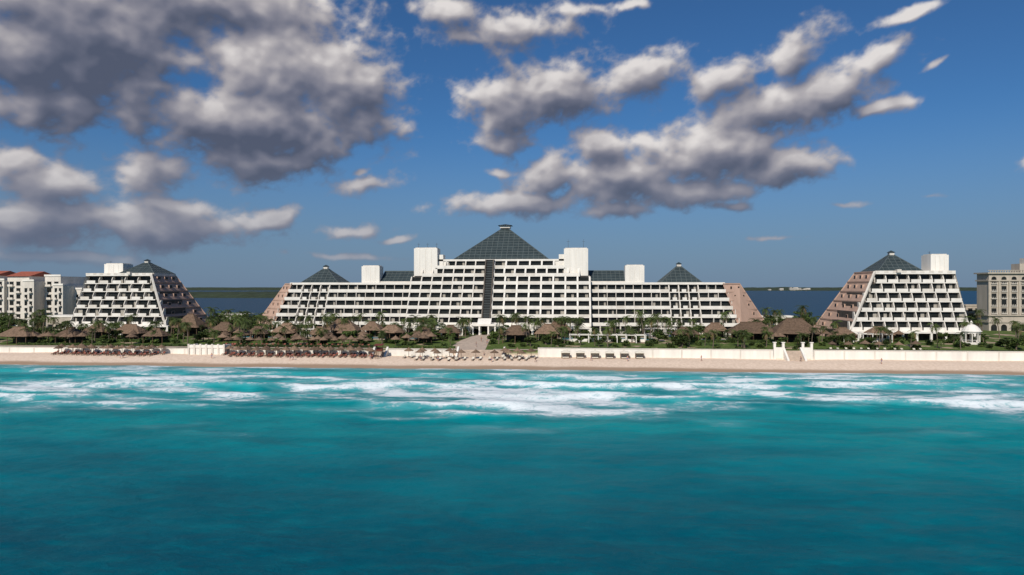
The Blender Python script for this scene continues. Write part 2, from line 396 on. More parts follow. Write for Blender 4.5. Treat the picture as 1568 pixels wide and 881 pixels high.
for sg,ztw in((-1,40.9),(1,40.5)):
    a_,b_=sorted((CX+sg*37.4,CX+sg*27.2)); tower(mb,a_,b_,Yc+15.2,Yc+22,zr,ztw)
    for q,(dz) in enumerate((9.2,6.5)):
        a_,b_=sorted((CX+sg*(27.2-q*2.2),CX+sg*(25-q*2.2))); mb.box(a_,b_,Yc+17.2+q*.3,Yc+22,zr,zr+dz,W)
for x in(CX-36,CX-32,CX-28): antenna(mb,x,Yc+18,40.9,2.6)
for x in(CX+29,CX+35.5): antenna(mb,x,Yc+18,40.5,4.2)
pyramid(mb,CX-21,CX+21,Yc+18,Yc+60,35.9,52.2,13,18,.2)
me=mb.mesh('central_block',MATS); obj('central_block',me,parent=hotel)
# --- wings
for sgn,(xa,xb) in ((-1,(-90,CX-38)),(1,(CX+38,97))):
    mb=MB(); Yw=279.5
    for i in range(6):
        z=B0+i*H+.2; y=Yw+i*s
        ext=(5-i)*1.0
        x0=xa-(ext if sgn<0 else 0); x1=xb+(ext if sgn>0 else 0)
        if i==0:
            mb.box(x0,x1,y+3,y+14,z-1,z+H-.37,G)
            n=int((x1-x0)/4)
            for k in range(n+1):
                x=x0+(x1-x0)*k/n; mb.box(x-.25,x+.25,y+.2,y+.7,z-1,z+H-.37,W2)
            mb.box(x0,x1,y,y+.15,z-.5,z+.9,W2)
        nx0,nx1=((-84,-72) if sgn<0 else (74,86))
        if i>0:
            segs=[(x0,nx0,3.6,.0),(nx0,nx1,4.0,.55),(nx1,x1,4.3,.0)]
            for a,b_,bay,gp in segs: tier(mb,a,b_,y,z,H,s,bay,gap=gp,back=14,finw=.24 if gp==0 else .4,ff=1.9 if gp==0 else .5)
    zt=B0+6*H+.2
    mb.box(xa,xb,Yw+6*s-.2,Yw+6*s+22,zt-.36,zt+.25,W)
    mb.box(xa,xb,Yw+6*s-.3,Yw+6*s-.0,zt-.36,zt+.55,W)
    mb.box(xa+3,xb,Yw+14,Yw+32,B0,zt-.37,W2)
    tc=CX+sgn*57; tower(mb,tc-4,tc+4,Yw+12,Yw+18,zt+.26,33.3)
    g0,g1=sorted((CX+sgn*53,CX+sgn*36))
    y0=Yw+13; zz0=zt+1.0
    mb.quad([(g0,y0,zz0),(g1,y0,zz0),(g1,y0+8,31.3),(g0,y0+8,31.3)],RG)
    mb.quad([(g0,y0+16,zz0),(g1,y0+16,zz0),(g1,y0+8,31.3),(g0,y0+8,31.3)],RG)
    mb.quad([(g0,y0,zz0),(g0,y0+16,zz0),(g0,y0+8,31.3)],RG); mb.quad([(g1,y0,zz0),(g1,y0+16,zz0),(g1,y0+8,31.3)],RG)
    mb.box(g0,g1,y0-.3,y0,zt-.3,zz0+.1,W2)
    for k in range(10):
        x=g0+(g1-g0)*k/9; mb.bar((x,y0,zz0),(x,y0+8,31.3),.18,MU)
    for k in range(1,4):
        t=k/4; mb.bar((g0,y0+8*t,zz0+(31.3-zz0)*t),(g1,y0+8*t,zz0+(31.3-zz0)*t),.18,MU)
    mb.bar((g0,y0+8,31.3),(g1,y0+8,31.3),.4,MU)
    pc=(CX-80) if sgn<0 else (CX+76.5)
    pyramid(mb,pc-8.3,pc+8.3,Yw+12,Yw+28.6,zt+.6,33.2 if sgn<0 else 33.9,6,8,.17)
    mb.box(pc-9,pc+9,Yw+11.5,Yw+29,zt-.3,zt+.58,W2)
    if sgn<0: A=(xa+1,Yw+11,zt);A2=(xa-4,Yw+16,zt);Bp=(xa-4.5,Yw+.8,B0-1);C=(xa-22.5,Yw+21,B0-1);Bk=(xa,Yw+30,zt);Bk2=(xa,Yw+40,B0-1)
    else: A=(xb-1,Yw+11,zt);A2=(xb+7,Yw+16,zt);Bp=(xb+4.5,Yw+.8,B0-1);C=(xb+22,Yw+20,B0-1);Bk=(xb,Yw+30,zt);Bk2=(xb,Yw+40,B0-1)
    mb.quad([Bp,C,A2,A],PK); mb.quad([C,Bk2,Bk,A2],PK); mb.quad([A,A2,Bk],PK)
    mb.bar(A2,C,.5,PK); mb.bar(A,A2,.5,W2)
    slope_windows(mb,Bp,C,A,A2,6,2,(.12,.95),1.1)
    me=mb.mesh('wing',MATS); obj('south_wing' if sgn<0 else 'north_wing',me,parent=hotel)
# --- side pyramid blocks
def side_block(name,sgn,xo,xit,xib,yf,ztop_extra,roofc,rz1,boxr,boxz,depth_t=17,gapf=.4):
    e=empty(name); mb=MB(); nf=7; sb=1.85; h=3.45
    for i in range(nf):
        t=i/(nf-1); xi=xib+(xit-xib)*t; y=yf+i*sb; z=B0+.2+i*h
        a,b_=sorted((xo,xi))
        if i==0:
            mb.box(a,b_,y+3,y+20,z-1,z+h-.36,G)
            n=int((b_-a)/4.5)
            for k in range(n+1):
                x=a+(b_-a)*k/n; mb.box(x-.35,x+.35,y-.2,y+.5,z-1,z+h-.36,W)
            mb.box(a,b_,y-.25,y+3,z+h-.9,z+h-.36,W)
        else:
            if sgn<0:
                tier(mb,a,b_,y,z,h,sb,5.6,gap=.34,back=18,finw=.28,ff=.9)
            else:
                tier(mb,a,b_,y,z,h,sb,4.2,gap=.12,back=18,finw=.32,ff=1.1)
    zt=B0+.2+nf*h
    yt=yf+nf*sb
    a,b_=sorted((xo,xit))
    mb.box(a,b_,yt-.9,yt+depth_t,zt-.36,zt+.25,W); mb.box(a,b_,yt-1.0,yt-.7,zt-.35,zt+.9,W)
    k=a
    while k<b_: mb.box(k,k+1.6,yt-1.06,yt-1.0,zt+.2,zt+.9,W2); k+=3.2
    P0=(xib,yf+.6,B0-1);P1=(xib,yf+40,B0-1);T0=(xit,yt-.8,zt+.5);T1=(xit,yt+depth_t,zt+.5)
    mb.quad([P0,P1,T1,T0],PK); mb.bar(P0,T0,.7,W2); mb.bar(P1,T1,.5,PK); mb.bar(T0,T1,.5,W2)
    mb.quad([P1,(xo,yf+40,B0-1),(xo,yt+depth_t,zt),T1],W2)
    mb.quad([(xo,yf+.6,B0-1),(xo,yf+40,B0-1),(xo,yt+depth_t,zt),(xo,yt-.8,zt)],W2)
    slope_windows(mb,P0,P1,T0,T1,7,3,(.10,.92),2.4 if sgn<0 else 1.7)
    cx,cy=roofc
    mb.box(cx-8.3,cx+8.3,cy-8.0,cy+8.3,zt-.3,zt+.9,W2)
    pyramid(mb,cx-7.9,cx+7.9,cy-7.6,cy+7.9,zt+.92,rz1,6,8,.17)
    bx0,bx1=boxr; tower(mb,bx0,bx1,cy-3,cy+4,zt-1,boxz)
    antenna(mb,bx0+1,cy,boxz,1.5)
    mb.box(cx-2.5,cx-1,cy-10.5,cy-9,zt+.2,zt+1.4,W2)
    obj('tiered_block',mb.mesh('tiered_block',MATS),parent=e); return e
side_block('stepped_hotel_block',-1,-176.5,-147,-132,267,0,(-154.7,288.5),35.6,(-172.8,-164),34.4)
side_block('stepped_hotel_block',1,174.5,146,131,253,0,(156,274.5),37.2,(169,175.5),36.4)
# --- neighbours
def windows_grid(mb,x0,x1,y,z0,nf,h,nb,arch=False,wm=1,balc=True,base=0):
    bw=(x1-x0)/nb
    for f in range(nf):
        for k in range(nb):
            a=x0+k*bw; z=z0+f*h
            mb.box(a+bw*.2,a+bw*.8,y-.02,y+.3,z+.5,z+h*.78,wm)
            mb.box(a+bw*.15,a+bw*.85,y-.12,y-.03,z+h*.79,z+h*.85,base)
            if balc and (k+f)%2==0:
                mb.box(a+bw*.12,a+bw*.88,y-1.1,y-.03,z+.05,z+.2,base); mb.box(a+bw*.12,a+bw*.88,y-1.1,y-1.0,z+.2,z+1.1,base)
apt=empty('white_apartment_building'); mb=MB(); AM=[M_white2,M_glass,M_tile,M_cream,M_white]
yA=at(60,335)[1]
def blk(b0,b1,dy,zt,roof):
    x0=at(b0,335)[0];x1=at(b1,335)[0]; y=yA+dy
    mb.box(x0,x1,y,y+18,4,zt,0)
    nb=max(2,int((x1-x0)/3.6)); nf=int((zt-5)/3.2)
    windows_grid(mb,x0+.4,x1-.4,y,5.2,nf,3.2,nb)
    if roof:
        mb.prism_x(x0-.5,x1+.5,[(y-.8,zt),(y+18.5,zt),(y+9,zt+2.6)],2)
    else:
        mb.box(x0-.2,x1+.2,y-.3,y+.1,zt,zt+.9,4)
blk(-160,-90,0,31,True); blk(-90,-30,6,30,True);blk(-30,8,-2,27.5,False); blk(8,44,0,29.5,True);blk(44,62,-4,27,False); blk(62,88,3,29.5,False); blk(88,104,-2,25,False); blk(104,118,6,23,False)
blk(-70,-20,-8,22,False)
obj('walls_and_roofs',mb.mesh('apt',AM),parent=apt)
bg=empty('beige_classical_building'); mb=MB(); AM=[M_beige,M_glass,M_cream,M_white2]
x0=at(1514,300)[0]; x1=x0+75; y=at(1513,300)[1]
zt=30.5
mb.box(x0,x1,y,y+9,4,zt,0); mb.box(x0+22,x1,y+9,y+30,4,zt-.2,0)
for zc,pr in((zt,.9),(zt-3.3,.5),(12,.6),(9,.35)):
    mb.box(x0-pr,x1+pr,y-pr,y+9+pr,zc-.45,zc+.15,2)
nb=18; bw=(x1-x0)/nb
for k in range(nb):
    a=x0+k*bw
    mb.box(a-.3,a+.3,y-.35,y-.002,12.2,zt-3.8,2)
    for f in range(5):
        z=12.8+f*3.25
        if z+2.4>zt: continue
        mb.box(a+bw*.25,a+bw*.75,y-.03,y+.2,z,z+2.1,1)
        mb.box(a+bw*.2,a+bw*.8,y-.5,y-.01,z-.35,z-.15,3)
        for q in range(4): mb.box(a+bw*(.22+.16*q),a+bw*(.25+.16*q),y-.5,y-.4,z-.15,z+.6,3)
        if f==4 or f==1:
            pts=[(a+bw*(.5+.25*math.cos(t)),y-.04,z+2.1+bw*.22*math.sin(t)) for t in [math.pi*i/8 for i in range(9)]]
            mb.quad(pts,1)
    pts=[(a+bw*.2,y-.04,4.2),(a+bw*.8,y-.04,4.2)]+[(a+bw*(.5+.3*math.cos(t)),y-.04,6.6+bw*.3*math.sin(t)) for t in [math.pi*i/8 for i in range(9)]]
    mb.quad(pts,1)
    for q in range(4): mb.box(a+bw*.25*q,a+bw*.25*q+.35,y-.7,y-.4,zt+.15,zt+.9,2)
mb.box(x0-.8,x1,y-.8,y-.3,zt+.9,zt+1.15,2)
mb.box(x0+14,x1-20,y+2,y+8,zt+.16,zt+4,0)
mb.box(x0+17,x0+22,y+1.5,y+7,zt+4,zt+6.5,3)
obj('facade',mb.mesh('bcb',AM),parent=bg)
def low_building(name,b,D,w,d,z0,h,mats_,roof=True,rz=0):
    e=empty(name); mb=MB()
    mb.box(-w/2,w/2,0,d,0,h,0)
    nf=max(1,int(h/3.1)); windows_grid(mb,-w/2+.4,w/2-.4,0,.3,nf,3.1,max(2,int(w/3.5)))
    if roof: mb.prism_x(-w/2-.5,w/2+.5,[(-.6,h),(d+.6,h),(d/2,h+2)],2)
    else: mb.box(-w/2-.2,w/2+.2,-.2,d+.2,h,h+.7,3)
    x,y=at(b,D); obj('house_body',mb.mesh('low',mats_),(x,y,z0),rz,parent=e)
LM=[M_white2,M_glass,M_tile,M_white]
low_building('gate_house',355,345,14,10,5,5,LM,False)
low_building('service_building',1502,330,14,8,5,10,[M_beige,M_glass,M_tile,M_cream],False)
low_building('service_building',1190,345,16,8,5,4,LM,False)
low_building('villa',100,300,18,10,5,6,[M_cream,M_glass,M_tile,M_white],False)
# far shore
def forest(name,b0,b1,D0,D1,h,base=0,nx=260,ny=14):
    xa,ya=at(b0,D0);xb,yb_=at(b1,D0)
    xs=np.linspace(min(xa,xb),max(xa,xb),nx); ys=np.linspace(D0,D1,ny); XX,YY=np.meshgrid(xs,ys)
    sc=1/ (h*1.6)
    n=fbm(XX*sc,YY*sc,3)
    u=np.linspace(-1,1,nx)[None,:];v=np.linspace(-1,1,ny)[:,None]
    env=np.clip(1-np.abs(u)**8,0,1)**.3*np.clip(1-np.abs(v)**10,0,1)**.4
    big=fbm(XX*sc*.1,YY*sc*.1,2)
    return obj(name,gridmesh(name,xs,ys,base-1+(h*(.45+.5*n+.5*big))*env,[M_mangrove]))
forest('mangrove_island',-500,455,1500,2300,11)
forest('distant_shore',-2500,3500,5200,8000,24,nx=900)
mb=MB()
for i in range(14):
    b=random.choice([random.uniform(1195,1240),random.uniform(1195,1240),random.uniform(1100,1500)]); x,y=at(b,5100); w=random.uniform(6,18); h=random.uniform(10,26)
    mb.box(x-w,x+w,y,y+30,0,h,0)
    for f in range(int(h/5)): mb.box(x-w*.9,x+w*.9,y-.5,y,f*5+1.5,f*5+3.5,1)
obj('distant_town',mb.mesh('distant_town',[M_white2,M_glass]))
# ------------------------------------------------------------- retaining wall and stairs
def wallseg(name,xa,xb,zt,y=WALLY,zb=.6):
    mb=MB(); mb.box(xa,xb,y-.15,y+.3,zb,zt,0); mb.box(xa-.05,xb+.05,y-.3,y+.42,zt,zt+.18,1)
    x=xa
    while x<xb: mb.box(x,x+.45,y-.24,y-.15,zb,zt-.01,1); x+=9
    return obj(name,mb.mesh(name,[M_white,M_white2]))
X_=lambda b,D=217: at(b,D)[0]
wallseg('beach_wall',-330,X_(262),3.55)
wallseg('beach_wall',X_(325),X_(565),3.4)
wallseg('beach_wall',X_(585),X_(690),3.9)
wallseg('beach_wall',X_(822,212),X_(1187,210),4.55)
wallseg('beach_wall',X_(1247,210),340,4.55)
def stairs(name,x0,x1,yt,zt,n=12,run=.42,cheek=True,colm=False):
    mb=MB(); zb=1.0; rise=(zt-zb)/n
    for i in range(n): mb.box(x0,x1,yt-(i+1)*run,yt-i*run,zb-.6,zt-i*rise,0)
    if cheek:
        for x in(x0-.6,x1):
            mb.prism_x(x,x+.6,[(yt+.3,zb-.6),(yt+.3,zt+1),(yt,zt+1),(yt-n*run,zb+1),(yt-n*run,zb-.6)],1)
    if colm:
        for x in(x0-3.5,x0-.9,x1+.4,x1+3.0):
            mb.box(x,x+.7,yt-.6,yt+.1,zb-.5,zt+2.4,1); mb.box(x-.15,x+.85,yt-.75,yt+.25,zt+2.4,zt+2.65,1)
        mb.box(x0-3.5,x0-.6,yt-.5,yt,zb-.5,zt+1,1); mb.box(x1+.6,x1+3.6,yt-.5,yt,zb-.5,zt+1,1)
    return obj(name,mb.mesh(name,[M_stone,M_white]))
stairs('beach_stairs',X_(700),X_(770),218.8,3.9,9,.5)
stairs('beach_stairs',X_(1205,210),X_(1228,210),218.9,4.4,12,.4,True,True)
stairs('beach_stairs',X_(566),X_(584),218.9,3.6,9,.4)
mb=MB(); xa,xb=X_(264),X_(323)
mb.box(xa,xb,216.2,221,.8,4.0,0); mb.box(xa-.1,xb+.1,216.0,216.5,4.0,5.0,0)
for k in range(7):
    x=xa+(xb-xa)*k/6; mb.box(x-.3,x+.3,215.9,216.6,.8,5.3,1)
mb.box(xa,xa+.5,216.5,221,4.003,5.0,0); mb.box(xb-.5,xb,216.5,221,4.003,5.0,0)
obj('beach_terrace',mb.mesh('beach_terrace',[M_white,M_white2]))
def strip(name,line,w0,w1,m_,off=.03):
    mb=MB(); n=len(line)
    for i in range(n-1):
        a=line[i];b_=line[i+1]; wa=w0+(w1-w0)*i/(n-1);wb=w0+(w1-w0)*(i+1)/(n-1)
        mb.quad([(a[0]-wa/2,a[1],gz(*a)+off),(a[0]+wa/2,a[1],gz(*a)+off),(b_[0]+wb/2,b_[1],gz(*b_)+off),(b_[0]-wb/2,b_[1],gz(*b_)+off)],0)
    return obj(name,mb.mesh(name,[m_]))
strip('garden_path',[(-1,218.9+t*2.6) for t in range(22)],13,7,M_stone,.05)
def cross(name,y,xa,xb,w,m_,off=.04):
    mb=MB(); mb.quad([(xa,y-w/2,gz(0,y-w/2)+off),(xb,y-w/2,gz(0,y-w/2)+off),(xb,y+w/2,gz(0,y+w/2)+off),(xa,y+w/2,gz(0,y+w/2)+off)],0)
    obj(name,mb.mesh(name,[m_]))
cross('promenade',221.2,-330,-8,2.4,M_stone,.12); cross('promenade',221.2,8,330,2.4,M_stone,.12)
def pool(bx,D,w,d,name='swimming_pool'):
    x,y=at(bx,D); z=max(gz(x,y-d/2-3),gz(x,y+d/2+3))
    e=empty(name); mb=MB()
    mb.box(-w/2-3,w/2+3,-d/2-3,-d/2,-1,.15,0);mb.box(-w/2-3,w/2+3,d/2,d/2+3,-1,.15,0);mb.box(-w/2-3,-w/2,-d/2,d/2,-1,.15,0);mb.box(w/2,w/2+3,-d/2,d/2,-1,.15,0)
    obj('deck',mb.mesh('deck',[M_stone]),(x,y,z),parent=e)
    mb=MB(); mb.quad([(-w/2,-d/2,0),(w/2,-d/2,0),(w/2,d/2,0),(-w/2,d/2,0)],0); obj('pool_water',mb.mesh('pw',[M_pool]),(x,y,z+.08),parent=e)
pool(930,252,34,12); pool(1090,246,20,8); pool(600,256,22,8); pool(400,262,16,8)
def pergola(bx,D,w,d,h,mroof=M_white):
    x,y=at(bx,D); mb=MB(); n=max(2,int(w/3.2))
    for k in range(n+1):
        xx=-w/2+w*k/n
        for yy in(-d/2,d/2): mb.box(xx-.13,xx+.13,yy-.13,yy+.13,0,h,0)
        mb.box(xx-.08,xx+.08,-d/2-.5,d/2+.5,h+.2,h+.4,0)
    for yy in(-d/2,d/2): mb.box(-w/2-.3,w/2+.3,yy-.1,yy+.1,h,h+.2,0)
    mb.box(-w/2,w/2,d/2+.2,d/2+.4,0,h*.4,0)
    obj('pergola',mb.mesh('pergola',[mroof]),(x,y,gz(x,y)))
pergola(930,238,26,4,2.6); pergola(1010,262,12,5,3.2); pergola(680,268,14,4,3); pergola(480,262,12,4,3); pergola(1325,238,16,4,2.8);pergola(180,262,16,4,3)
# ------------------------------------------------------------- plants
def palm_mesh(name,h,lean,seed,nf=19):
    rnd=random.Random(seed); mb=MB()
    pts=[];n=9
    for i in range(n+1):
        t=i/n; pts.append((lean*t*t,0.15*math.sin(t*3),h*t,.20-.09*t+(.08 if i==0 else 0)))
    k=7
    base=len(mb.v)
    for (x,y,z,r) in pts:
        for j in range(k):
            a=2*math.pi*j/k; mb.v.append((x+r*math.cos(a),y+r*math.sin(a),z))
    for i in range(n):
        for j in range(k):
            j2=(j+1)%k; mb.f.append((base+i*k+j,base+i*k+j2,base+(i+1)*k+j2,base+(i+1)*k+j)); mb.m.append(0)
    top=Vector((pts[-1][0],pts[-1][1],h))
    for f in range(nf):
        az=2*math.pi*(f*.382+rnd.random()*.08); el0=rnd.uniform(-.35,1.25); Lf=rnd.uniform(2.4,3.5)
        mi=2 if el0<-.2 else 1
        d=Vector((math.cos(az),math.sin(az),0)); side=Vector((-math.sin(az),math.cos(az),0))
        p=top.copy(); ang=el0; seg=9; prev=p.copy()
        for sI in range(seg):
            ang-=(.19+.03*rnd.random())
            p=prev+(d*math.cos(ang)+Vector((0,0,math.sin(ang))))*(Lf/seg)
            t=(sI+.5)/seg; ll=.85*math.sin(math.pi*min(1,.18+t*.82))**.6*(1 if t<.9 else .6)
            mb.bar(prev,p,.06,mi,.05)
            for sg in(-1,1):
                for q in range(2):
                    b0=prev.lerp(p,.1+.45*q); b1=prev.lerp(p,.38+.45*q)
                    tip=(b0+b1)/2+side*sg*ll*rnd.uniform(.8,1)+(p-prev).normalized()*ll*.35+Vector((0,0,-ll*rnd.uniform(.25,.6)))
                    mb.quad([b0,b1,tip],mi)
            prev=p.copy()
    for q in range(5):
        a=rnd.random()*6.28; mb.cyl(top.x+.18*math.cos(a),top.y+.18*math.sin(a),h-.35,h-.1,.1,.08,5,2)
    return mb.mesh(name,[M_trunk,M_frond,M_frondd])
PALMS=[palm_mesh('palm%d'%i,hh,ln,i*7+1) for i,(hh,ln) in enumerate([(5.0,.4),(6.2,1.0),(7.2,-.8),(4.0,.2),(8.0,1.2),(5.6,-.5)])]
def palm(x,y,sc=1,k=None):
    me=PALMS[k] if k is not None else random.choice(PALMS)
    obj('palm_tree',me,(x,y,gz(x,y)-.05),random.random()*6.28,sc*random.uniform(.85,1.1))
def leafclump(mb,c,r,n,rnd,m=0,ls=.38):
    for i in range(n):
        while True:
            v=Vector((rnd.uniform(-1,1),rnd.uniform(-1,1),rnd.uniform(-1,1)))
            if .35<v.length<1: break
        p=Vector(c)+Vector((v.x*r[0],v.y*r[1],v.z*r[2]))
        a=Vector((rnd.uniform(-1,1),rnd.uniform(-1,1),rnd.uniform(-.6,.6))).normalized(); b_=a.cross(Vector((rnd.uniform(-1,1),rnd.uniform(-1,1),1)).normalized()).normalized()
        s_=ls*rnd.uniform(.6,1.3)
        mb.quad([p-a*s_,p+b_*s_*.5,p+a*s_,p-b_*s_*.5],rnd.choice([m,m,1]) )
def shrub_mesh(i):
    rnd=random.Random(100+i); mb=MB()
    for k in range(5):
        c=(rnd.uniform(-.9,.9),rnd.uniform(-.7,.7),rnd.uniform(.4,1.0)); leafclump(mb,c,(.8,.8,.7),70,rnd,0,.3)
    for k in range(4):
        mb.bar((0,0,-.1),(rnd.uniform(-.6,.6),rnd.uniform(-.6,.6),.8),.08,2)
    return mb.mesh('shrub%d'%i,[M_leaf,M_leaf2,M_trunk])
def tree_mesh(i):
    rnd=random.Random(200+i); mb=MB(); h=rnd.uniform(2,3)
    mb.bar((0,0,-.2),(.1,0,h),.45,2,.3)
    for k in range(9):
        a=k*2.4; rr=rnd.uniform(1.0,2.4); c=Vector((rr*math.cos(a),rr*math.sin(a),h+rnd.uniform(.3,2.8)))
        mb.bar((.1,0,h-.1),c,.2,2,.07); leafclump(mb,c,(rnd.uniform(.9,1.4),rnd.uniform(.9,1.4),rnd.uniform(.6,1.0)),110,rnd,0,.38)
    return mb.mesh('tree%d'%i,[M_leaf,M_leaf2,M_trunk])
SHR=[shrub_mesh(i) for i in range(4)]; TRE=[tree_mesh(i) for i in range(4)]
def shrub(x,y,sc=1): obj('shrub',random.choice(SHR),(x,y,gz(x,y)),random.random()*6.28,sc*random.uniform(.7,1.3))
def tree(x,y,sc=1): obj('sea_grape_tree',random.choice(TRE),(x,y,gz(x,y)),random.random()*6.28,sc*random.uniform(.8,1.2))
def hedge(xa,xb,y,h=1.1,d=1.0,n=None):
    rnd=random.Random(int(xa*10)); mb=MB(); L_=xb-xa
    mb.box(0,L_,-d*.35,d*.35,-.1,h*.75,0)
    for i in range(int(L_*34)):
        p=Vector((rnd.uniform(0,L_),rnd.uniform(-d/2,d/2),0)); top=h*(.8+.3*mnoise.noise(Vector((xa+p.x,0,0))*.5))
        p.z=rnd.uniform(.1,top)
        if p.z<top*.85 and abs(p.y)<d*.3: p.y=-d*.45
        a=Vector((rnd.uniform(-1,1),rnd.uniform(-1,1),rnd.uniform(-1,1))).normalized(); b_=a.cross(Vector((rnd.random(),rnd.random(),1)).normalized()).normalized(); s_=.22
        mb.quad([p-a*s_,p+b_*s_*.6,p+a*s_,p-b_*s_*.6],rnd.choice([0,1,1]))
    obj('hedge',mb.mesh('hedge',[M_leaf,M_leaf2]),(xa,y,gz(xa,y)))
for b0,b1 in((-60,262),(325,562),(588,690)): hedge(X_(b0),X_(b1),223.5)
for b0,b1 in((825,1000),(1010,1185),(1250,1460),(1500,1640)): hedge(X_(b0,215),X_(b1,215),223.6,1.0)
hedge(X_(0,235),X_(250,235),233,1.3,1.4); hedge(X_(340,240),X_(520,240),238,1.2,1.4); hedge(X_(1040,240),X_(1190,240),242,1.2,1.4); hedge(X_(20,250),X_(240,250),246,1.2,1.4)
avoid=lambda x: abs(x+1)<5
for i in range(190):
    y=random.uniform(226,262 if random.random()<.7 else 268); x=random.uniform(-205,205)
    if avoid(x) or (x>125 and y>248) : continue
    if x<-120 and y>262: continue
    palm(x,y,random.choice([.7,.8,.9,1]))
for i in range(70):
    palm(random.choice([random.uniform(-100,-6),random.uniform(6,110)]),random.uniform(260,273),random.uniform(.85,1.15))
for b,D,k,s_ in [(653,258,2,1),(668,262,1,1),(795,262,4,1.05),(810,264,2,1),(783,266,4,.95),(825,260,1,1),(868,262,4,1),(885,258,2,.95),(985,258,4,1.1),(1000,262,2,1.05),(995,255,1,1.1),(1070,262,0,1),(275,262,2,1.0),(262,266,1,1),(150,262,0,1),(1275,248,1,1),(1482,232,2,1),(1470,245,4,1),(1500,250,2,1),(1530,256,4,1),(1555,250,2,1),(30,262,2,1),(55,270,1,1),(12,272,4,1),(80,265,2,1)]:
    x,y=at(b,D); palm(x,y,s_,k)
for i in range(110):
    b=random.choice([random.uniform(325,400),random.uniform(1150,1240),random.uniform(-60,110),random.uniform(1485,1640)]); D=random.uniform(285,350)
    x,y=at(b,D)
    if y>352 or (1505<b and 280<D): continue
    (palm if random.random()<.45 else tree)(x,y,random.uniform(.9,1.2))
for i in range(110):
    x=random.uniform(-205,205); y=random.uniform(228,268)
    if avoid(x) or (x>125 and y>250): continue
    tree(x,y,random.uniform(.4,.75))
for i in range(380):
    x=random.uniform(-205,205); y=random.uniform(226,272)
    if avoid(x) or (x>125 and y>252): continue
    shrub(x,y)
for i in range(60):
    x=random.uniform(-88,96); shrub(x,random.uniform(271,274.5) if abs(x-3)<38 else random.uniform(274,278.5),1.1)
# ------------------------------------------------------------- thatched structures
def cone_thatch(mb,cx,cy,z0,z1,r,n=26,m=0,layers=3,rnd=random):
    for l in range(layers):
        t0=l/layers;t1=min(1,(l+1.25)/layers)
        ra=r*(1-t0)*1.0+.03*(l>0)*r; rb=r*(1-t1)
        za=z0+(z1-z0)*t0-(.06*r if l else 0); zb=z0+(z1-z0)*t1
        k=len(mb.v)
        for i in range(n):
            a=2*math.pi*i/n; j=rnd.uniform(.93,1.05)
            mb.v.append((cx+ra*j*math.cos(a),cy+ra*j*math.sin(a),za-rnd.uniform(0,.12)*r*.5))
        for i in range(n):
            a=2*math.pi*i/n; mb.v.append((cx+(rb+.02)*math.cos(a),cy+(rb+.02)*math.sin(a),zb))
        for i in range(n):
            j=(i+1)%n; mb.f.append((k+i,k+j,k+n+j,k+n+i)); mb.m.append(m)
def umbrella_mesh(i,r=1.55,h=2.1,hr=1.0):
    mb=MB(); rnd=random.Random(i); mb.cyl(0,0,-.2,h+hr*.8,.08,.06,6,1); cone_thatch(mb,0,0,h,h+hr,r,22,0,3,rnd)
    for k in range(6):
        a=k*math.pi/3; mb.bar((0,0,h+hr*.75),(r*.95*math.cos(a),r*.95*math.sin(a),h+.02),.05,1)
    mb.cyl(0,0,h+hr-.1,h+hr+.18,.16,.05,6,0)
    return mb.mesh('umb%d'%i,[M_thatch,M_wood])
UMB=[umbrella_mesh(i) for i in range(3)]
def umbrella(x,y,sc=1): obj('thatched_umbrella',random.choice(UMB),(x,y,gz(x,y)),random.random()*6,sc*random.uniform(.92,1.08))
def hut(x,y,w,d,h,hr,name='thatched_pavilion',zoff=0):
    mb=MB(); rnd=random.Random(int(x*7)); z0=h; rl=max(0,(w-d)/2)
    for l in range(4):
        t0=l/4;t1=min(1,(l+1.2)/4)
        def ring(t,ex,jit):
            o=[];hw=w/2*(1-t)+rl*t+ex;hd=d/2*(1-t)+.05+ex
            P_=[(-hw,-hd),(hw,-hd),(hw,hd),(-hw,hd)]
            for i in range(4):
                a=P_[i];b_=P_[(i+1)%4]
                for q in range(10):
                    s_=q/10; jx=rnd.uniform(-jit,jit)
                    o.append((a[0]+(b_[0]-a[0])*s_+jx,a[1]+(b_[1]-a[1])*s_+jx,z0+hr*t-rnd.uniform(0,jit*1.6)))
            return o
        k=len(mb.v); r0=ring(t0,.12 if l else 0,.10); r1=ring(t1,0,0); mb.v+=r0+r1; n=len(r0)
        for i in range(n):
            j=(i+1)%n; mb.f.append((k+i,k+j,k+n+j,k+n+i)); mb.m.append(0)
    mb.box(-rl-.3,rl+.3,-.25,.25,z0+hr-.1,z0+hr+.2,0)
    nx=max(2,int(w/3.5))
    for i in range(nx+1):
        xx=-w/2*.86+w*.86*i/nx
        for yy in(-d/2*.85,d/2*.85): mb.cyl(xx,yy,-.3,h+.3,.14,.12,6,1)
    mb.box(-w*.3,w*.3,d*.2,d*.3,0,1.1,1)
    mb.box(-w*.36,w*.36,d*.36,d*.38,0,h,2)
    o=obj(name,mb.mesh(name,[M_thatch,M_wood,M_recess]),(x,y,gz(x,y)),rnd.uniform(-.08,.08)); return o
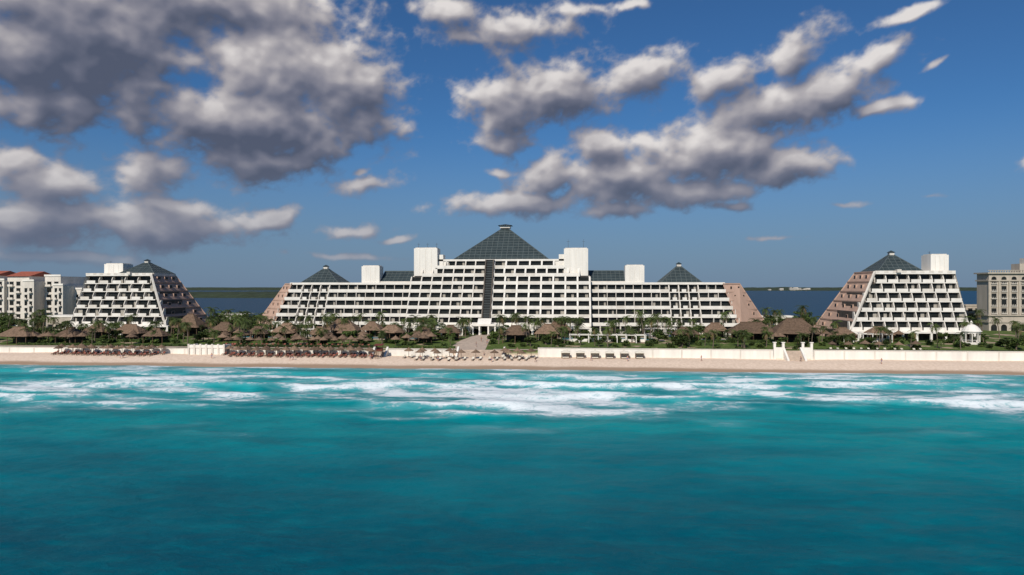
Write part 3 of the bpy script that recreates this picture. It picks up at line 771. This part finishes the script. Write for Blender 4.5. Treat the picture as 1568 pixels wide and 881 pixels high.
for b,D,w,d,h,hr in [(525,258,13,9,3,4),(1150,243,17,10,3,3.6),(1216,238,16,11,3.2,5),(790,240,10,7,2.8,3),(838,243,9,7,2.8,3.2),(292,268,11,9,3.6,5),(600,250,9,6,2.6,2.6),(570,262,9,7,2.8,3),(440,252,10,7,2.8,3),(395,248,8,6,2.6,2.4),(200,250,11,7,2.8,3),(110,245,9,7,2.6,2.8),(30,244,12,8,2.8,3),(1290,238,8,6,2.6,2.4),(1345,240,9,6,2.6,2.6),(1050,242,9,6,2.6,2.4),(690,250,8,6,2.6,2.6),(855,262,10,6,2.8,3),(650,246,7,6,2.5,2.4),(490,246,8,6,2.5,2.5),(1095,258,9,6,2.8,2.8),(240,244,8,6,2.5,2.5),(150,256,9,6,2.7,2.8),(-30,250,9,7,2.8,3),(345,258,9,6,2.8,3)]:
    x,y=at(b,D); hut(x,y,w,d,h,hr)
for i in range(80):
    b=random.choice([random.uniform(0,250),random.uniform(330,690),random.uniform(1000,1400),random.uniform(330,690)]); D=random.uniform(232,254)
    x,y=at(b,D)
    if y<226: y=228
    umbrella(x,y,1.25)
def lounger_mesh(m_):
    mb=MB(); mb.box(-.33,.33,-1.0,.35,.28,.36,1); mb.box(-.31,.31,-.97,.35,.362,.45,0)
    mb.hexa([(-.31,.35,.3),(.31,.35,.3),(.31,.95,.78),(-.31,.95,.78),(-.31,.33,.42),(.31,.33,.42),(.31,.9,.88),(-.31,.9,.88)],0)
    for x in(-.3,.24):
        for y in(-.9,.25): mb.box(x,x+.06,y,y+.06,-.1,.28,1)
        mb.bar((x+.03,.3,.05),(x+.03,.85,.7),.05,1)
    return mb.mesh('lounger',[m_,M_wood])
LR=lounger_mesh(M_redcush);LC=lounger_mesh(M_creamcush)
def lounger(x,y,me,rz=None): obj('sun_lounger',me,(x,y,gz(x,y)),(random.uniform(-.15,.15) if rz is None else rz),1.1)
def row(b0,b1,y0,step,me,um=True,pj=.5):
    x=X_(b0,y0);xe=X_(b1,y0)
    while x<xe:
        if um: umbrella(x+random.uniform(-pj,pj),y0+random.uniform(-.4,.4))
        lounger(x-1.1,y0-1.2+random.uniform(-.3,.3),me);lounger(x+1.1,y0-1.2+random.uniform(-.3,.3),me)
        x+=step*random.uniform(.9,1.15)
row(45,225,216.2,3.4,LR);row(40,215,213.2,3.9,LR)
row(330,565,216.4,3.0,LR);row(340,565,213.6,3.3,LR); row(330,560,226.6,3.6,LR)
row(622,690,214.5,4.2,LC);row(705,822,211.8,4.8,LC,True);row(775,822,215.2,4,LC); row(640,700,211,4.6,LC,True)
row(1262,1400,226.5,5,LC)
def cabana_mesh():
    mb=MB()
    for x in(-1.4,1.4):
        for y in(-1.1,1.1): mb.box(x-.06,x+.06,y-.06,y+.06,-.1,2.2,1)
    c=[(-1.6,-1.3,2.2),(1.6,-1.3,2.2),(1.6,1.3,2.2),(-1.6,1.3,2.2)]
    for i in range(4): mb.quad([c[i],c[(i+1)%4],(0,0,2.85)],0)
    for i in range(4):
        a=c[i];b_=c[(i+1)%4]; mb.quad([a,b_,(b_[0],b_[1],1.95),(a[0],a[1],1.95)],0)
    mb.quad([(-1.4,1.1,0.1),(1.4,1.1,0.1),(1.4,1.1,2.2),(-1.4,1.1,2.2)],2)
    mb.box(-1.1,1.1,-1.0,.8,.25,.45,0); mb.box(-1.1,1.1,-1.0,.8,0,.22,1)
    return mb.mesh('cabana',[M_creamcush,M_wood,M_curt])
CB=cabana_mesh()
x=X_(866,213)
while x<X_(992,213):
    obj('beach_cabana',CB,(x,215.6,gz(x,215.6)),random.uniform(-.05,.05),.9); x+=4.6
e=empty('white_gazebo'); mb=MB(); x,y=at(1487,231)
mb.cyl(0,0,-.5,.5,2.9,2.9,8,0)
for k in range(8):
    a=2*math.pi*k/8+.39; mb.cyl(2.4*math.cos(a),2.4*math.sin(a),.5,3.7,.17,.15,8,0)
mb.cyl(0,0,3.7,4.2,2.8,2.8,16,0); mb.cyl(0,0,4.2,4.35,3.15,3.1,16,0)
rr=[(2.9,4.35),(2.5,5.1),(1.9,5.8),(1.1,6.4),(.5,6.65)]
for i in range(4): mb.cyl(0,0,rr[i][1],rr[i+1][1],rr[i][0],rr[i+1][0],16,0)
mb.cyl(0,0,6.6,7.2,.45,.4,8,0); mb.cyl(0,0,7.2,7.9,.5,.02,8,0)
for k in range(8):
    if k==6: continue
    a=2*math.pi*k/8+.39;a2=2*math.pi*(k+1)/8+.39
    mb.bar((2.4*math.cos(a),2.4*math.sin(a),1.3),(2.4*math.cos(a2),2.4*math.sin(a2),1.3),.1,0)
obj('gazebo_body',mb.mesh('gz',[M_white]),(x,y,gz(x,y)),parent=e)
def guard(bx,y):
    mb=MB()
    for xx in(-.9,.9):
        for yy in(-.9,.9): mb.bar((xx*1.2,yy*1.2,-.3),(xx,yy,2.2),.14,0)
    mb.box(-1.2,1.2,-1.2,1.2,2.0,2.15,0); mb.box(-1,1,.2,1,2.15,3.2,1)
    mb.quad([(-1.4,-1.4,3.9),(1.4,-1.4,3.9),(1.4,1.4,4.3),(-1.4,1.4,4.3)],1)
    for xx in(-1,1):
        for yy in(-1,1): mb.bar((xx,yy,2.1),(xx,yy,4.1),.08,0)
    for k in range(6): mb.bar((-.4,-1.3-.25*k,1.9-.35*k),(.4,-1.3-.25*k,1.9-.35*k),.08,0)
    mb.bar((-.4,-1.2,2.0),(-.4,-2.7,-.2),.08,0);mb.bar((.4,-1.2,2.0),(.4,-2.7,-.2),.08,0)
    x=X_(bx,y); obj('lifeguard_tower',mb.mesh('lg',[M_wood,M_red]),(x,y,gz(x,y)))
guard(574,213)
# ------------------------------------------------------------- people
def person_mesh(name,pose):
    st={'stand':0.0,'walk':.28}[pose]
    V=[(0,0,.95),(0,0,1.15),(0,.01,1.38),(0,.01,1.5),(0,0,1.62),(0,-.01,1.72),
       (.10,0,.92),(.11,-st*.6,.5),(.11,-st*.6+st*.5*.4,.08),(.11,-st*.7-.13,.03),
       (-.10,0,.92),(-.11,st*.4,.5),(-.11,st*1.1,.09),(-.11,st*1.1-.13,.03),
       (.18,0,1.4),(.25,st*.3,1.14),(.27,-.05+st*.1,.9),(.27,-.08,.80),
       (-.18,0,1.4),(-.25,-st*.3,1.14),(-.27,-.1-st*.3,.92),(-.27,-.14-st*.3,.82),(0,-.10,1.62)]
    E=[(0,1),(1,2),(2,3),(3,4),(4,5),(0,6),(6,7),(7,8),(8,9),(0,10),(10,11),(11,12),(12,13),(2,14),(14,15),(15,16),(16,17),(2,18),(18,19),(19,20),(20,21),(4,22)]
    Rr=[.13,.12,.14,.06,.10,.08,.09,.065,.045,.04,.09,.065,.045,.04,.055,.045,.033,.03,.055,.045,.033,.03,.03]
    me=bpy.data.meshes.new(name); me.from_pydata(V,E,[]); o=bpy.data.objects.new('tmp',me); COL.objects.link(o)
    md=o.modifiers.new('s','SKIN')
    for i,r in enumerate(Rr): me.skin_vertices[0].data[i].radius=(r,r)
    me.skin_vertices[0].data[0].use_root=True
    o.modifiers.new('ss','SUBSURF').levels=1
    dg=bpy.context.evaluated_depsgraph_get(); dg.update()
    m2=bpy.data.meshes.new_from_object(o.evaluated_get(dg)); bpy.data.objects.remove(o)
    m2.materials.clear()
    for mm in(M_skin,M_cloth,M_hair): m2.materials.append(mm)
    for p in m2.polygons:
        c=p.center; p.material_index=1 if (.72<c.z<1.0 and abs(c.x)<.22) else (2 if c.z>1.68 or (c.z>1.6 and c.y>.03) else 0); p.use_smooth=True
    return m2
try:
    PM=[person_mesh('pst','stand'),person_mesh('pwk','walk')]
    for b,y in[(145,208),(150,208.4),(1070,212),(640,209),(668,208.5),(700,210),(740,216),(752,208),(820,209),(430,207.5),(435,207.8),(300,209),(1215,213),(905,211),(960,210.5),(1330,210),(560,210),(728,228),(745,233),(736,240)]:
        x=X_(b,y); obj('person',random.choice(PM),(x,y,gz(x,y)),random.random()*6.28,1.05)
except Exception as ex: print('person fail',ex)
# ------------------------------------------------------------- sun and sky
to_sun=Vector((-.20,-.76,.62)).normalized()
sl=bpy.data.lights.new('sun','SUN'); sl.energy=4.3; sl.angle=math.radians(.5); sl.color=(1,.93,.83)
so=bpy.data.objects.new('sun',sl); so.rotation_euler=to_sun.to_track_quat('Z','Y').to_euler(); COL.objects.link(so)
w=bpy.data.worlds.new('World'); scene.world=w; w.use_nodes=True; nt=w.node_tree; N=nt.nodes;L=nt.links
for n_ in list(N): N.remove(n_)
out=N.new('ShaderNodeOutputWorld'); bgn=N.new('ShaderNodeBackground'); L.new(bgn.outputs[0],out.inputs[0]); bgn.inputs[1].default_value=0.072
sky=N.new('ShaderNodeTexSky'); sky.sky_type='NISHITA'; sky.sun_disc=False; sky.sun_elevation=math.asin(to_sun.z); sky.sun_rotation=math.atan2(to_sun.x,to_sun.y); sky.altitude=0; sky.air_density=1.0; sky.dust_density=.6; sky.ozone_density=3.0
tc=N.new('ShaderNodeTexCoord'); sp=N.new('ShaderNodeSeparateXYZ'); L.new(tc.outputs['Generated'],sp.inputs[0])
tint=N.new('ShaderNodeMix'); tint.data_type='RGBA'; tint.blend_type='MULTIPLY'; tint.inputs[0].default_value=1; L.new(sky.outputs[0],tint.inputs[6]); tint.inputs[7].default_value=(.37,.69,1.0,1)
haze=ramp(nt,sp.outputs[2],0.0,.24,1,0)
skyc=mixc(nt,mth(nt,'MULTIPLY',haze,.8),tint.outputs[2],(2.3,3.2,4.8))
L.new(skyc,bgn.inputs[0])
CL=[(100,70,250,125,0,1.2),(330,10,250,55,0,1.1),(90,160,160,58,0,1.05),(430,105,115,80,0,1.25),(520,140,110,78,15,1.15),(380,190,200,64,0,1.15),(400,245,120,40,0,1.0),(560,190,65,44,0,.9),
(240,265,88,40,8,.95),(70,285,105,36,0,1.0),(15,250,80,32,0,1.0),(50,350,180,48,0,1.1),(230,352,180,42,0,1.05),(270,318,95,18,0,.85),(400,340,52,22,20,1.0),(545,355,75,18,5,.75),(612,368,40,9,5,.6),
(570,283,66,17,8,.9),(555,264,30,9,5,.65),
(765,165,72,64,0,1.05),(870,150,118,52,5,1.05),(975,122,88,40,12,1.0),(760,212,62,24,0,.9),(1010,100,40,20,10,.8),
(1110,125,62,28,25,1.0),(1200,82,78,34,20,1.1),(1160,172,115,42,10,1.05),(1270,145,110,42,18,1.1),(1350,92,46,28,35,.95),(1355,166,58,16,0,.9),
(1075,240,120,48,0,1.25),(1190,258,88,40,8,1.05),(925,228,54,34,0,1.05),(835,268,78,38,10,1.0),(960,280,118,42,0,1.1),(1040,296,115,30,0,.95),(790,312,120,28,5,1.0),(950,325,70,17,0,.85),(1120,318,60,12,0,.6),
(780,45,130,36,5,.9),(690,20,85,28,0,.7),(880,12,70,20,0,.7),(965,4,36,12,0,.7),(1385,22,90,14,18,.65),(1440,100,40,12,30,.5),(1565,248,30,20,0,.85),(750,262,28,14,0,.75),(620,205,32,40,0,.4),(1300,310,60,10,0,.45),(1420,300,50,8,0,.4),(1200,365,80,7,0,.4),(520,395,140,9,0,.6),(100,400,220,14,0,.9),
(-250,120,230,120,0,1.0),(-200,320,160,50,0,.8),(1800,180,160,60,10,.9),(2000,300,150,40,0,.8),(500,-140,500,80,0,1.0),(1300,-120,250,60,10,.8)]
AZ=np.linspace(-1.25,1.15,1400); EL=np.linspace(0.004,0.70,500)
A_,E_=np.meshgrid(AZ,EL)
wxn=pf(A_*6+3,E_*6+1,4); wyn=pf(A_*6+31,E_*6+17,4)
Aw=A_+.030*wxn; Ew=E_+.018*wyn
M=np.full_like(A_,-1.6)
for (bx,hy,rx,ry,rot,wt) in CL:
    u=(bx-784)/1045;v=(441-hy)/1045
    d=Vector((FW[0]+u*RT[0],FW[1]+u*RT[1],v)); a=math.atan2(d.x,d.y); e_=math.asin(d.z/d.length)
    c1=1/math.sqrt(1+u*u); r=math.radians(rot); dx=Aw-a;dy=Ew-e_
    X1=(dx*math.cos(r)+dy*math.sin(r))/(rx/1045*c1*c1); Y1=(-dx*math.sin(r)+dy*math.cos(r))/(ry/1045*c1)
    Y1=np.where(Y1<0,Y1*1.15,Y1)
    q=wt-np.sqrt(X1*X1+Y1*Y1)*1.05
    k=.30 if bx<650 else .16
    h_=np.clip(k-np.abs(M-q),0,None)/k; M=np.maximum(M,q)+h_*h_*k*.25
M=np.clip(M,-1.6,.95)
n_big=pf(A_*10+50,E_*14+7,3)
n_bil=pf(A_*17+.5*wxn,E_*24+.5*wyn,5,.55,True)
n_fine=pf(A_*38+9,E_*50,6,.66)
D0=M-.01+.50*n_big+.50*(n_bil-.45)+.44*n_fine
def shift(F,da,de):
    ia=int(round(da/(AZ[1]-AZ[0]))); ie=int(round(de/(EL[1]-EL[0])))
    G_=np.roll(np.roll(F,-ie,0),-ia,1)
    if ie>0: G_[-ie:,:]=F[-1:,:]
    return G_
def blur(F,n):
    for _ in range(n):
        F=(np.roll(F,1,0)+np.roll(F,-1,0)+2*F)/4; F=(np.roll(F,1,1)+np.roll(F,-1,1)+2*F)/4
    return F
th=np.clip(D0+.05,0,1.1)
tau=0
for k in range(1,11): tau=tau+shift(th,-.0035*k,.0075*k)*(1.0 if k<6 else .6)
tau=blur(tau/10,2)
lit=np.exp(-2.0*tau)
hb=blur(np.clip(D0+.1,0,1.3),3)
rel=hb-shift(hb,-.005,.008)
rel2=blur(hb,14); rel2=rel2-shift(rel2,-.012,.022)
BR=.16+.48*lit+.36*np.clip(rel,-.3,.3)+.50*np.clip(rel2,-.6,.6)-.08*ss(.5,1.2,blur(th,8))+.08*n_fine+.16*n_big  # sunlit tops and shaded undersides of the clouds, baked into their colour
def spot(bx,hy,rx,ry,g_):
    u=(bx-784)/1045;v=(441-hy)/1045; d=Vector((FW[0]+u*RT[0],FW[1]+u*RT[1],v)); a=math.atan2(d.x,d.y); e_=math.asin(d.z/d.length)
    return g_*np.exp(-((A_-a)/(rx/1045))**2-((E_-e_)/(ry/1045))**2)
BR=BR-.10*(1-ss(-.60,-.40,A_))*ss(.12,.3,E_)+spot(430,100,115,60,.34)+spot(70,290,90,30,.10)+spot(1060,235,110,30,.14)+spot(400,235,190,42,-.16)+.02  # placed patches brighten and darken the baked cloud light
BR=np.clip(BR,0,1)
AL=ss(-.22,.50,D0)*ss(.004,.06,E_)*(1-ss(1.0,1.13,np.abs(A_+.05)))*(1-ss(.60,.69,E_))*.97
Rr=20000.0
co_=np.stack([CAM.x+Rr*np.cos(E_)*np.sin(A_),Rr*np.cos(E_)*np.cos(A_),24+Rr*np.sin(E_)],-1)
m=bpy.data.materials.new('cloud'); m.use_nodes=True; nt=m.node_tree; N=nt.nodes; L=nt.links
for n_ in list(N): N.remove(n_)
out=N.new('ShaderNodeOutputMaterial'); em=N.new('ShaderNodeEmission'); tr=N.new('ShaderNodeBsdfTransparent'); mx=N.new('ShaderNodeMixShader')
L.new(mx.outputs[0],out.inputs[0]); L.new(tr.outputs[0],mx.inputs[1]); L.new(em.outputs[0],mx.inputs[2])
m.cycles.emission_sampling='NONE'
a1=N.new('ShaderNodeAttribute');a1.attribute_name='alpha'; a2=N.new('ShaderNodeAttribute');a2.attribute_name='bright'; a3=N.new('ShaderNodeAttribute');a3.attribute_name='elev'
L.new(a1.outputs['Fac'],mx.inputs[0])
cr=N.new('ShaderNodeValToRGB'); L.new(a2.outputs['Fac'],cr.inputs[0])
E=cr.color_ramp.elements; E[0].position=0;E[0].color=(.085,.10,.15,1); E[1].position=1;E[1].color=(.76,.72,.70,1)
for p_,c_ in((.25,(.145,.155,.21,1)),(.5,(.26,.255,.30,1)),(.75,(.45,.425,.44,1))):
    q=E.new(p_); q.color=c_
cl=mixc(nt,ramp(nt,a3.outputs['Fac'],.03,.2,.55,0),cr.outputs[0],(.150,.185,.27))  # horizon haze painted into the colour of low clouds
L.new(cl,em.inputs[0])
obj('sky',gridmesh('sky',AZ,EL,None,[m],{'alpha':AL,'bright':BR,'elev':E_},co=co_))
# ------------------------------------------------------------- camera
cd=bpy.data.cameras.new('camera'); cd.lens=24; cd.sensor_width=36; cd.clip_end=60000; cd.clip_start=.5
co=bpy.data.objects.new('camera',cd); co.location=CAM; co.rotation_euler=(math.pi/2,0,PSI); COL.objects.link(co); scene.camera=co
scene.view_settings.view_transform='Standard'; scene.view_settings.look='None'; scene.view_settings.exposure=0
